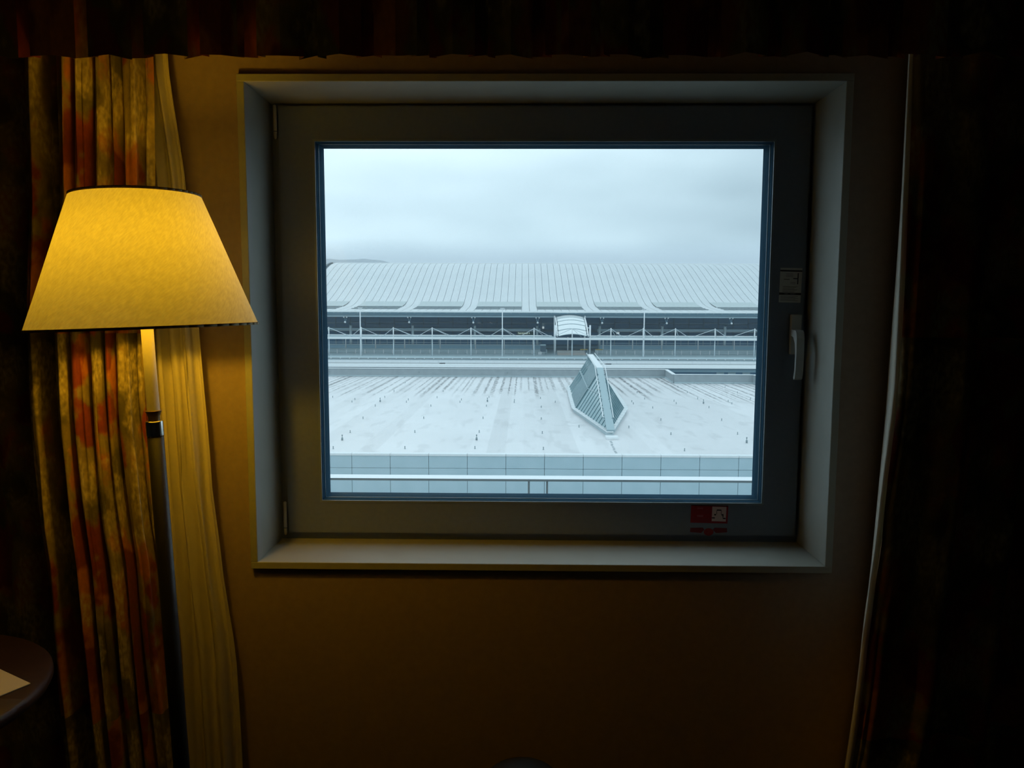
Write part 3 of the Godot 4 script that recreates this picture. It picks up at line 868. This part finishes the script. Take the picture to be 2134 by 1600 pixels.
# ------------------------------------------------------------------ outside, far
const DY := -7.65
func deck() -> void:
	var d := thing("elevated_deck", Vector3(0, -22, -137), "elevated grey road deck in front of the terminal with pale edge panels", "road deck")
	var o := -d.position
	var st := mb(); bx(st, Vector3(-90, DY - .9, -200) + o, Vector3(100, DY, -152.0) + o); bx(st, Vector3(-90, DY - .3, -152) + o, Vector3(100, DY, -137.0) + o); build(st, "slab", M.paving, d)
	for k in 6:
		st = mb(); bx(st, Vector3(-85 + k * 34, -22, -156) + o, Vector3(-84 + k * 34, DY - .9, -154) + o); build(st, "pier", M.concrete, d)
	st = mb(); bx(st, Vector3(-90, DY, -137.4) + o, Vector3(100, DY + .1, -137.0) + o); build(st, "kerb", M.concrete, d)
	# edge panels with joints
	st = mb(); wedge(st, .01, 1.69, -8.36, -7.67, -.5, .12, -.20)
	var m := mesh_of(st)
	st = mb(); cbx(st, Vector3(.76, -7.67, -.1), Vector3(.94, -7.55, .06), .02)
	var cap := mesh_of(st)
	for k in 68:
		var e := put(m, "edge_panel", M.canopy_top, d)
		e.material_override = M.coping
		e.position = Vector3(-51 + k * 1.70, 22, .1)
		put(cap, "bolt_cap", M.white, d).position = Vector3(-51 + k * 1.70, 22, .1)
	# lower beam in front and the dark storey below it
	st = mb(); wedge(st, -90, 100, 13.34, 13.85, 5.5, 7.1, 6.75); build(st, "lower_beam", M.coping, d)
	st = mb(); bx(st, Vector3(-90, -9.34, -131.5) + o, Vector3(100, -8.72, -130.4) + o); build(st, "lower_wall", M.soffit, d)
	st = mb(); bx(st, Vector3(-90, -13, -132) + o, Vector3(100, -9.34, -131) + o); build(st, "lower_glazing", M.facade_glass, d)
	for x in [33.5, 35.5, 38.0, 41.5, 44.0]:
		st = mb(); bx(st, Vector3(x, -10.2, -131) + o, Vector3(x + 1.3, -9.4, -130.9) + o); build(st, "lower_window", M.fascia, d)
	# guard railing on the deck
	var g := thing("guard_railing", Vector3(0, DY, -153), "low pale guard railing standing along the deck", "railing")
	st = mb(); bx(st, Vector3(-.065, 0, -.065), Vector3(.065, .80, .065)); m = mesh_of(st)
	for k in 58:
		var px := -47.0 + k * 1.88
		if px > 5.0 and px < 14.5: continue
		put(m, "post", M.white, g).position = Vector3(px, 0, 0)
	for seg in [[-48.0, 5.0], [14.5, 62.0]]:
		for y in [.28, .62]:
			st = mb(); bx(st, Vector3(seg[0], y, -.03), Vector3(seg[1], y + .06, .03)); build(st, "rail", M.steel, g)
	# low wall behind the railing
	st = mb(); bx(st, Vector3(-60, DY, -157.6), Vector3(5, -6.95, -157.2))
	tag(build(st, "low_wall", M.slab), "dark low wall on the deck behind the railing, left of the entrance", "wall", "low walls on the deck")
	st = mb(); bx(st, Vector3(15, DY, -157.6), Vector3(75, -6.95, -157.2))
	tag(build(st, "low_wall", M.slab), "dark low wall on the deck behind the railing, right of the entrance", "wall", "low walls on the deck")
	for seg in [[-60.0, 5.0, "left"], [15.0, 75.0, "right"]]:
		st = mb(); cbx(st, Vector3(seg[0], -6.95, -157.65), Vector3(seg[1], -6.85, -157.1), .01)
		tag(build(st, "wall_coping", M.slab), "pale coping on the low deck wall, %s of the entrance" % seg[2], "coping", "copings of the low deck walls")
	# concrete planter before the entrance, barrier boards and a notice board
	var pl := thing("planter", Vector3(9.8, DY, -150.2), "pale beige concrete planter box before the white entrance canopy", "planter")
	st = mb()
	for i in 1:
		var a := [Vector3(-2.95, 0, .6), Vector3(2.75, 0, .6), Vector3(2.4, .62, .3), Vector3(-3.0, .62, .3), Vector3(-2.95, 0, -.9), Vector3(2.75, 0, -.9), Vector3(2.4, .86, -.7), Vector3(-3.0, .86, -.7)]
		quad(st, a[0], a[1], a[2], a[3]); quad(st, a[5], a[4], a[7], a[6]); quad(st, a[3], a[2], a[6], a[7]); quad(st, a[1], a[5], a[6], a[2]); quad(st, a[4], a[0], a[3], a[7])
	build(st, "trough", M.beige, pl)
	st = mb(); bx(st, Vector3(-3.05, .60, .2), Vector3(2.4, .68, .36)); build(st, "rim", M.slab, pl)
	var bl := ["yellow barrier board beside the entrance planter", "yellow barrier board further right on the deck, past the skylight tip"]
	var k2 := 0
	for x in [12.45, 15.5]:
		var bb := thing("barrier_board", Vector3(x, DY, -154.0), bl[k2], "barrier", "yellow barrier boards")
		st = mb(); cbx(st, Vector3(-.8, .82, -.05), Vector3(.7, .98, .05), .01); build(st, "board", M.yellow, bb)
		for s in [-.7, .6]:
			st = mb(); bx(st, Vector3(s, 0, -.04), Vector3(s + .08, .82, .04)); build(st, "leg", M.steel, bb)
		k2 += 1
	var nb := thing("notice_board", Vector3(4.05, DY, -151.5), "dark notice board with two white foot weights on the deck", "sign")
	st = mb(); cbx(st, Vector3(-.55, .55, -.1), Vector3(.55, 1.75, .1), .02); build(st, "board", M.board, nb)
	st = mb(); cbx(st, Vector3(-.55, 1.75, -.1), Vector3(.55, 2.05, .12), .02); build(st, "header", M.slab, nb)
	for x in [-.5, .42]:
		st = mb(); bx(st, Vector3(x, 0, -.06), Vector3(x + .08, .6, .06)); build(st, "leg", M.facade_frame, nb)
	for x in [-.95, -.6]:
		st = mb(); cbx(st, Vector3(x, 0, .1), Vector3(x + .26, .78 + x * .3, .36), .03); build(st, "weight", M.white, nb)

func walkway() -> void:
	var zf := -145.0; var zb := -160.0
	var c := thing("covered_walkway", Vector3(0, DY, -152), "long flat walkway canopy hung from short masts before the terminal", "canopy")
	var o := -c.position
	var st := mb(); 
	for g in [[-60.0, 6.1, zb], [13.6, 75.0, zb], [6.1, 13.6, -149.5]]:  # frosted sheets that let daylight through to the deck
		quad(st, Vector3(g[0], -4.26, zf) + o, Vector3(g[1], -4.26, zf) + o, Vector3(g[1], -4.26, g[2]) + o, Vector3(g[0], -4.26, g[2]) + o)
	build(st, "roof_sheet", M.frosted, c)
	st = mb(); cbx(st, Vector3(-60, -4.45, zf - .1) + o, Vector3(75, -4.04, zf + .15) + o, .03); build(st, "front_edge", M.eave_white, c)
	for g in [[-60.0, 6.1], [13.6, 75.0]]:
		st = mb(); cbx(st, Vector3(g[0], -4.3, zb - .1) + o, Vector3(g[1], -4.08, zb + .2) + o, .03); build(st, "back_edge", M.eave_white, c)
	for z in [-148.5, -152.5, -156.5]:
		for g in [[-60.0, 6.1], [13.6, 75.0]]:
			st = mb(); bx(st, Vector3(g[0], -4.25, z) + o, Vector3(g[1], -4.15, z + .35) + o); build(st, "roof_rib", M.slab, c)
	var masts := [-53.9, -46.5, -37.35, -31.07, -24.9, -17.42, -9.97, -3.92, 2.13, 9.45, 16.85, 23.02, 29.16, 36.72, 44.26, 51.6, 58.0]
	for i in masts.size():
		var x: float = masts[i]
		st = mb(true); bar(st, Vector3(x, -4.3, zf - .6) + o, Vector3(x, -2.35, zf - .6) + o, .10, 8); bar(st, Vector3(x, -2.35, zf - .6) + o, Vector3(x, -2.15, zf - .6) + o, .17, 8, .03); build(st, "mast", M.eave_white, c)
		st = mb(true); bar(st, Vector3(x, DY, zf - .6) + o, Vector3(x, -4.42, zf - .6) + o, .095, 8); build(st, "front_post", M.steel, c)
		st = mb(true); bar(st, Vector3(x, DY, zb + .4) + o, Vector3(x, -4.42, zb + .4) + o, .11, 8); build(st, "back_post", M.white, c)
		if i + 1 < masts.size():
			var xm: float = (x + masts[i + 1]) / 2
			if xm > 6.1 and xm < 13.6: xm = 13.9
			for s in [x, masts[i + 1]]:
				st = mb(); bar(st, Vector3(s, -2.3, zf - .6) + o, Vector3(xm, -4.2, -150.5) + o, .05, 5); build(st, "cable", M.steel, c)
			st = mb(); bar(st, Vector3(x, -2.3, zf - .6) + o, Vector3(lerpf(x, masts[i + 1], .33), -4.2, -154.5) + o, .04, 5); build(st, "cable", M.steel, c)
			st = mb(); cbx(st, Vector3(xm - .25, -4.25, -150.75) + o, Vector3(xm + .25, -4.0, -150.25) + o, .03); build(st, "cable_anchor", M.slab, c)
	var lab := ["tall lamp post on the walkway canopy, leftmost of three", "tall lamp post on the walkway canopy, middle of three", "tall lamp post on the walkway canopy, right of the white entrance"]
	var k := 0
	for x in [-31.07, -3.92, 23.02]:
		var p := thing("lamp_post", Vector3(x, DY, zf - .25), lab[k], "lamp post", "lamp posts along the walkway canopy")
		st = mb(true); bar(st, Vector3(0, 0, .55), Vector3(0, 9.1, .55), .12, 10, .09); build(st, "pole", M.pale_metal, p)
		st = mb(); cbx(st, Vector3(-.42, 9.05, .42), Vector3(.42, 9.2, .68), .03); build(st, "head", M.pale_metal, p)
		for s in [-.3, .3]:
			st = mb(); beam(st, Vector3(s, 9.05, .55), Vector3(0, 8.7, .55), .08, .08); build(st, "brace", M.pale_metal, p)
		k += 1

func terminal() -> void:
	var t := thing("terminal_building", Vector3(3.1, -22, -175), "long airport terminal with a curved pale metal roof and glazed front", "building")
	var o := -t.position
	var B := 13.6; var W := 1.70
	var x0 := 3.1 - B * 5.0 - W; var nb := 13
	var prof := [Vector2(-160, .79), Vector2(-166, 1.24), Vector2(-174, 1.85), Vector2(-177.5, 2.3), Vector2(-180.5, 2.95), Vector2(-184, 4.0), Vector2(-188, 5.35), Vector2(-192, 6.8), Vector2(-196, 8.25), Vector2(-200, 9.7), Vector2(-204, 11.15), Vector2(-207.5, 12.35), Vector2(-211, 13.35), Vector2(-214.5, 13.95), Vector2(-219, 14.2), Vector2(-224, 13.9), Vector2(-232, 12.8)]
	# one roof strip; gaps between the strips are the seams
	var st := mb(true)
	for i in prof.size() - 1:
		var p: Vector2 = prof[i]; var q: Vector2 = prof[i + 1]
		quad(st, Vector3(.034, p.y, p.x), Vector3(W - .034, p.y, p.x), Vector3(W - .034, q.y, q.x), Vector3(.034, q.y, q.x))
	var strip := mesh_of(st)
	st = mb()
	var xa := x0; var xb := x0 + B * nb
	xa = -53.6
	for i in prof.size() - 1:
		var p: Vector2 = prof[i]; var q: Vector2 = prof[i + 1]
		quad(st, Vector3(xa, p.y - .1, p.x) + o, Vector3(xb, p.y - .1, p.x) + o, Vector3(xb, q.y - .1, q.x) + o, Vector3(xa, q.y - .1, q.x) + o)
	build(st, "roof_underlay", M.roof_seam, t)
	for k in 8 * nb:
		if x0 + k * W < xa - .3: continue
		put(strip, "roof_panel", M.roof_metal, t).position = Vector3(x0 + k * W, 0, 0) + o
	# end edge of the roof
	for i in prof.size() - 1:
		var p: Vector2 = prof[i]; var q: Vector2 = prof[i + 1]
		if i == 0: st = mb()
		beam(st, Vector3(xa - .2, p.y + .05, p.x) + o, Vector3(xa - .2, q.y + .05, q.x) + o, .45, .35)
	build(st, "roof_edge", M.vent_dark, t)
	st = mb(); cbx(st, Vector3(xa, 14.0, -217.6) + o, Vector3(xb, 14.17, -215.6) + o, .03); build(st, "ridge_cap", M.eave_white, t)
	# smoke vents: six strips wide, with dark strips painted for the shaded louvre gaps, between plain double strips
	st = mb()
	for i in [2, 3]:
		var p: Vector2 = prof[i]; var q: Vector2 = prof[i + 1]
		quad(st, Vector3(0, p.y + .14, p.x), Vector3(W * 6, p.y + .14, p.x), Vector3(W * 6, q.y + .14, q.x), Vector3(0, q.y + .14, q.x))
	quad(st, Vector3(0, prof[2].y - .05, -174), Vector3(W * 6, prof[2].y - .05, -174), Vector3(W * 6, prof[2].y + .14, -174), Vector3(0, prof[2].y + .14, -174))
	var vp := mesh_of(st)
	for b in nb:
		var vx := x0 + b * B + W * 2 - W
		if vx + 6 * W < xa: continue
		if vx < xa: continue
		var v := put(vp, "roof_vent", M.vent_panel, t)
		v.position = Vector3(vx, 0, 0) + o
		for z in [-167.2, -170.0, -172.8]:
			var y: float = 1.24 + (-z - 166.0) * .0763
			st = mb(); cbx(st, Vector3(.05, y - .02, z - .3), Vector3(W * 6 - .05, y + .11, z + .3), .01); build(st, "louvre_gap_shade", M.vent_dark, v)  # dark strip standing in for the shade of an open gap
		for z in [-168.6, -171.4]:
			var y: float = 1.24 + (-z - 166.0) * .0763
			st = mb(); cbx(st, Vector3(.05, y - .06, z - 1.0), Vector3(W * 6 - .05, y + .04, z + 1.0), .02); build(st, "louvre_blade", M.vent_panel, v)
	# eave edge, gutter, fascia beams, soffit
	st = mb(); cbx(st, Vector3(xa, .62, -163.4) + o, Vector3(xb, .93, -159.8) + o, .03); build(st, "eave_edge", M.eave_white, t)
	st = mb(); bx(st, Vector3(xa, .38, -161) + o, Vector3(xb, .62, -160.4) + o); build(st, "gutter", M.soffit, t)
	var k := 0
	while xa + k * 1.7 < xb:
		st = mb(); bx(st, Vector3(xa + k * 1.7, .40, -160.4) + o, Vector3(xa + k * 1.7 + .16, .62, -160.2) + o); build(st, "gutter_bracket", M.fascia, t)
		k += 1
	st = mb(); cbx(st, Vector3(xa, .02, -162.2) + o, Vector3(xb, .40, -161.2) + o, .03); build(st, "fascia_beam", M.soffit, t)
	st = mb(); cbx(st, Vector3(xa, -.40, -162.6) + o, Vector3(xb, -.04, -161.6) + o, .03); build(st, "lower_fascia_beam", M.fascia, t)
	st = mb(); bx(st, Vector3(xa, .10, -200) + o, Vector3(xb, .35, -162.2) + o); build(st, "soffit", M.soffit, t)
	# upper glazing, four panes a bay
	var zg := -176.0
	var pw := B / 4
	var n := int((xb - xa) / pw)
	for i in n:
		var px := xa + i * pw
		var h1 := -2.0 if i % 3 != 1 else -1.6
		st = mb(); bx(st, Vector3(px + .12, h1, zg - .1) + o, Vector3(px + pw - .12, .1, zg) + o); build(st, "upper_pane", M.facade_glass, t)
		st = mb(); bx(st, Vector3(px + .12, -3.3, zg - .1) + o, Vector3(px + pw - .12, h1 - .14, zg) + o); build(st, "upper_pane", M.facade_glass, t)
		st = mb(); bx(st, Vector3(px - .12, -7.0, zg - .2) + o, Vector3(px + .12, .1, zg + .12) + o); build(st, "mullion", M.facade_frame, t)
		st = mb(); bx(st, Vector3(px + .12, -5.2, zg - .1) + o, Vector3(px + pw - .12, -3.9, zg) + o); build(st, "lower_pane", M.facade_glass, t)
		st = mb(); bx(st, Vector3(px + .12, -6.8, zg - .1) + o, Vector3(px + pw - .12, -5.3, zg) + o); build(st, "lower_pane", M.facade_glass, t)
	st = mb(); bx(st, Vector3(xa, DY, zg - 1.5) + o, Vector3(xb, .1, zg - 1.0) + o); build(st, "inner_wall", M.soffit, t)
	for y in [-1.85, -5.25]:
		st = mb(); bx(st, Vector3(xa, y - .04, zg + .02) + o, Vector3(xb, y + .04, zg + .1) + o); build(st, "transom", M.fascia, t)
	# balcony slab, interrupted at the entrance
	for seg in [[xa, 3.9], [16.6, xb]]:
		st = mb(); cbx(st, Vector3(seg[0], -3.5, -176) + o, Vector3(seg[1], -2.95, -169.6) + o, .03); build(st, "balcony_slab", M.fascia, t)
		st = mb(); cbx(st, Vector3(seg[0], -3.62, -169.7) + o, Vector3(seg[1], -3.44, -169.4) + o, .02); build(st, "balcony_edge", M.canopy_top, t)
		st = mb(); bx(st, Vector3(seg[0], -6.45, -165.3) + o, Vector3(seg[1], -6.3, -164.9) + o); build(st, "base_coping", M.canopy_top, t)
		st = mb(); bx(st, Vector3(seg[0], DY, -165.3) + o, Vector3(seg[1], -6.45, -165.0) + o); build(st, "base_wall", M.soffit, t)
		var q := 0
		while seg[0] + q * 1.6 < seg[1]:
			if q % 7 != 3:
				st = mb(); bx(st, Vector3(seg[0] + q * 1.6, -6.3, -165.15) + o, Vector3(seg[0] + q * 1.6 + .07, -5.2, -165.05) + o); build(st, "baluster", M.canopy_top, t)
			q += 1
		st = mb(); bx(st, Vector3(seg[0], -5.98, -165.14) + o, Vector3(seg[1], -5.9, -165.06) + o); build(st, "balustrade_rail", M.fascia, t)
	# raking columns with pale ball joints under the eave
	for b in range(-3, 7):
		var cx := 3.1 + b * B
		if cx < xa or cx > xb: continue
		var col := Node3D.new(); col.name = "column"; t.add_child(col, true)
		st = mb(true); bar(st, Vector3(cx, DY, -166) + o, Vector3(cx, -2.2, -166) + o, .28, 10); build(st, "shaft", M.slab, col)
		st = mb(true); bar(st, Vector3(cx, -2.2, -166) + o, Vector3(cx, -1.5, -161) + o, .13, 8); build(st, "strut", M.facade_frame, col)
		for s in [-.32, .32]:
			st = mb(true); bar(st, Vector3(cx, -1.5, -161) + o, Vector3(cx + s, -.42, -161.6) + o, .09, 8); build(st, "strut", M.facade_frame, col)
			st = mb(true); ball(st, Vector3(cx + s, -.45, -161.1) + o, .15); build(st, "joint", M.eave_white, col)
		st = mb(true); ball(st, Vector3(cx, -1.5, -160.8) + o, .22); build(st, "joint", M.eave_white, col)
	# signs on the front
	var sg := thing("terminal_sign", Vector3(.55, -4.05, -169.2), "dark green board reading terminal 1 under the balcony slab", "sign")
	st = mb(); cbx(st, Vector3(-2.0, -.55, -.12), Vector3(2.0, .38, 0), .02); build(st, "board", M.sign_green, sg)
	var tm := TextMesh.new()
	tm.text = "Terminal 1"
	var f := SystemFont.new(); f.font_names = PackedStringArray(["Droid Sans"]); f.font_weight = 700
	tm.font = f; tm.font_size = 32; tm.pixel_size = .0165; tm.depth = .04; tm.curve_step = 2.0
	var tx := put(tm, "lettering", M.lit_letter, sg)
	tx.position = Vector3(-.35, .08, .03)
	var w1 := thing("hanging_sign", Vector3(21.0, -3.85, -168.5), "small white hanging sign right of the white entrance canopy", "sign")
	st = mb(); cbx(st, Vector3(-.32, -.2, -.06), Vector3(.32, .2, .06), .02); build(st, "lit_panel", M.lit_sign, w1)
	st = mb(); bx(st, Vector3(-.02, .2, -.02), Vector3(.02, .42, .02)); build(st, "hanger", M.steel, w1)
	var w2 := thing("banner_sign", Vector3(4.55, -3.0, -171), "narrow upright white banner left of the entrance canopy", "sign")
	st = mb(); cbx(st, Vector3(-.22, 0, -.05), Vector3(.22, .5, .05), .02); build(st, "lit_panel", M.lit_sign, w2)
	st = mb(); cbx(st, Vector3(-.22, .55, -.05), Vector3(.22, 1.25, .05), .02); build(st, "upper_panel", M.canopy_top, w2)
	st = mb(); bx(st, Vector3(.38, 0, -.03), Vector3(.44, 1.2, .03)); build(st, "side_strip", M.canopy_top, w2)
	var dl := ["white floodlight fitting under the eave, left of the middle lamp post", "tilted white floodlight fitting just left of the middle lamp post"]
	k = 0
	for p in [[-9.9, .0], [-7.2, .5]]:
		var fl := thing("floodlight", Vector3(p[0], -1.75, -172), dl[k], "floodlight", "floodlights under the eave")
		fl.rotation.z = -p[1]
		st = mb(); cbx(st, Vector3(-.35, -.08, -.2), Vector3(.35, .08, .2), .03); build(st, "housing", M.white, fl)
		st = mb(); bx(st, Vector3(-.03, -1.2, -.03), Vector3(.03, -.06, .03)); build(st, "stand", M.facade_frame, fl)
		k += 1

func ball(st: SurfaceTool, c: Vector3, r: float) -> void:
	var p := []
	for i in 9: p.append(Vector2(maxf(r * sin(PI * i / 8), .0005), -r * cos(PI * i / 8)))
	lathe(st, p, c, 10)

func entrance() -> void:
	var e := thing("entrance_canopy", Vector3(9.9, DY, -155), "white arched membrane canopy over the terminal entrance with tall posts", "canopy")
	var o := -e.position
	var rib := func(t: float) -> Array:
		var z := lerpf(-150.0, -160.5, t)
		var y := -3.95 + 3.55 * sin(t * PI * .46)
		var out := []
		for i in 13:
			var u := -1.0 + i / 6.0
			out.append(Vector3(9.85 + u * 2.75, y + .42 * (1 - u * u), z) + o)
		return out
	var n := 5
	for k in n:
		var st := mb(true)
		for s in 4:
			var a: Array = rib.call((k + s * .23 + .04) / n); var b: Array = rib.call((k + (s + 1) * .23 + .04) / n)
			for i in 12: quad(st, a[i], a[i + 1], b[i + 1], b[i])
		build(st, "membrane_panel", M.membrane, e)
	for k in n + 1:
		var a: Array = rib.call(float(k) / n)
		var st := mb(true)
		for i in 12: bar(st, a[i] + Vector3(0, .04, 0), a[i + 1] + Vector3(0, .04, 0), .07 if k < n else .14, 6)
		build(st, "arch_rib", M.slab if k < n else M.eave_white, e)
	for s in [-1.0, 1.0]:
		var st := mb(true)
		var prev := Vector3.ZERO
		for k in 13:
			var a: Array = rib.call(k / 12.0)
			var p: Vector3 = a[6] + Vector3(s * 3.05, -.40, 0)
			if k: bar(st, prev, p, .15, 8)
			prev = p
		build(st, "side_beam", M.eave_white, e)
		for k in 9:
			var a: Array = rib.call((k + .5) / 9.0)
			var p: Vector3 = a[6] + Vector3(s * 2.75, -.42, 0)
			st = mb(); beam(st, p, p + Vector3(s * .3, 0, 0), .12, .1); build(st, "tie", M.eave_white, e)
		for q in [[-150.8, -1.75, 3.45], [-160.6, .02, 3.2]]:
			st = mb(true); bar(st, Vector3(9.85 + s * q[2], DY, q[0]) + o, Vector3(9.85 + s * q[2], q[1], q[0]) + o, .17, 10); build(st, "post", M.pale_metal, e)
			st = mb(true); bar(st, Vector3(9.85 + s * q[2], q[1] - .55, q[0]) + o, Vector3(9.85 + s * 2.9, q[1] - .55, q[0]) + o, .08, 8); build(st, "post_arm", M.eave_white, e)
	var bs := put(BoxMesh.new(), "notice_plate", M.white, e)
	(bs.mesh as BoxMesh).size = Vector3(.5, .55, .08)
	bs.position = Vector3(6.75, -3.4, -150.6) + o

func hills() -> void:
	# two faint wooded ridges across the water
	mat("hill", lin(.10, .14, .13), .9)
	var n := fnl(71, .004, 4)
	var lab := ["faint hill in the mist beyond the terminal roof, at the left", "faint low hill in the mist beyond the terminal roof, at the right"]
	var k := 0
	for r in [[-1150.0, -330.0, -560.0, 169.0, 170.0], [480.0, 1100.0, 700.0, 156.0, 150.0]]:
		var st := mb(true)
		var c := 40; var dpt := 10
		var g := []
		for j in dpt + 1:
			var row := []
			for i in c + 1:
				var x := lerpf(r[0], r[1], float(i) / c)
				var f: float = (x - r[2]) / (r[4] if x > r[2] else r[4] * 2.0)
				var v := float(j) / dpt
				var top: float = (r[3] + 22.0) * (.72 + .28 * exp(-f * f)) * smoothstep(0.0, .12, minf(float(i) / c, 1.0 - float(i) / c)) + n.get_noise_2d(x, j * 9.0) * 14.0
				row.append(Vector3(x, -22.0 + maxf(top, .0) * sin(PI * v * .5 if v < .5 else PI * .25 + (v - .5) * PI * .5), -2350.0 - 260.0 * v))
			g.append(row)
		for j in dpt:
			for i in c:
				quad(st, g[j][i], g[j][i + 1], g[j + 1][i + 1], g[j + 1][i])
		tag(build(st, "hill", M.hill), lab[k], "hill", "hills in the mist")
		k += 1

func haze() -> void:
	# light rain mist over the airport, and a thicker bank over the water before the hills
	for q in [[Vector3(1600, 66, 880), Vector3(0, 10.5, -460), .0004, "thin rain mist over the airport"], [Vector3(5000, 172, 650), Vector3(0, 64, -1975), .0018, "bank of mist over the water before the hills"]]:
		var f := FogVolume.new()
		f.name = numbered("mist")
		f.shape = RenderingServer.FOG_VOLUME_SHAPE_BOX
		f.size = q[0]
		f.position = q[1]
		var m := FogMaterial.new()
		m.density = q[2]
		m.albedo = Color(.95, .97, 1.0)
		f.material = m
		add_child(f)
		f.set_meta("kind", "stuff")
		f.set_meta("label", q[3])
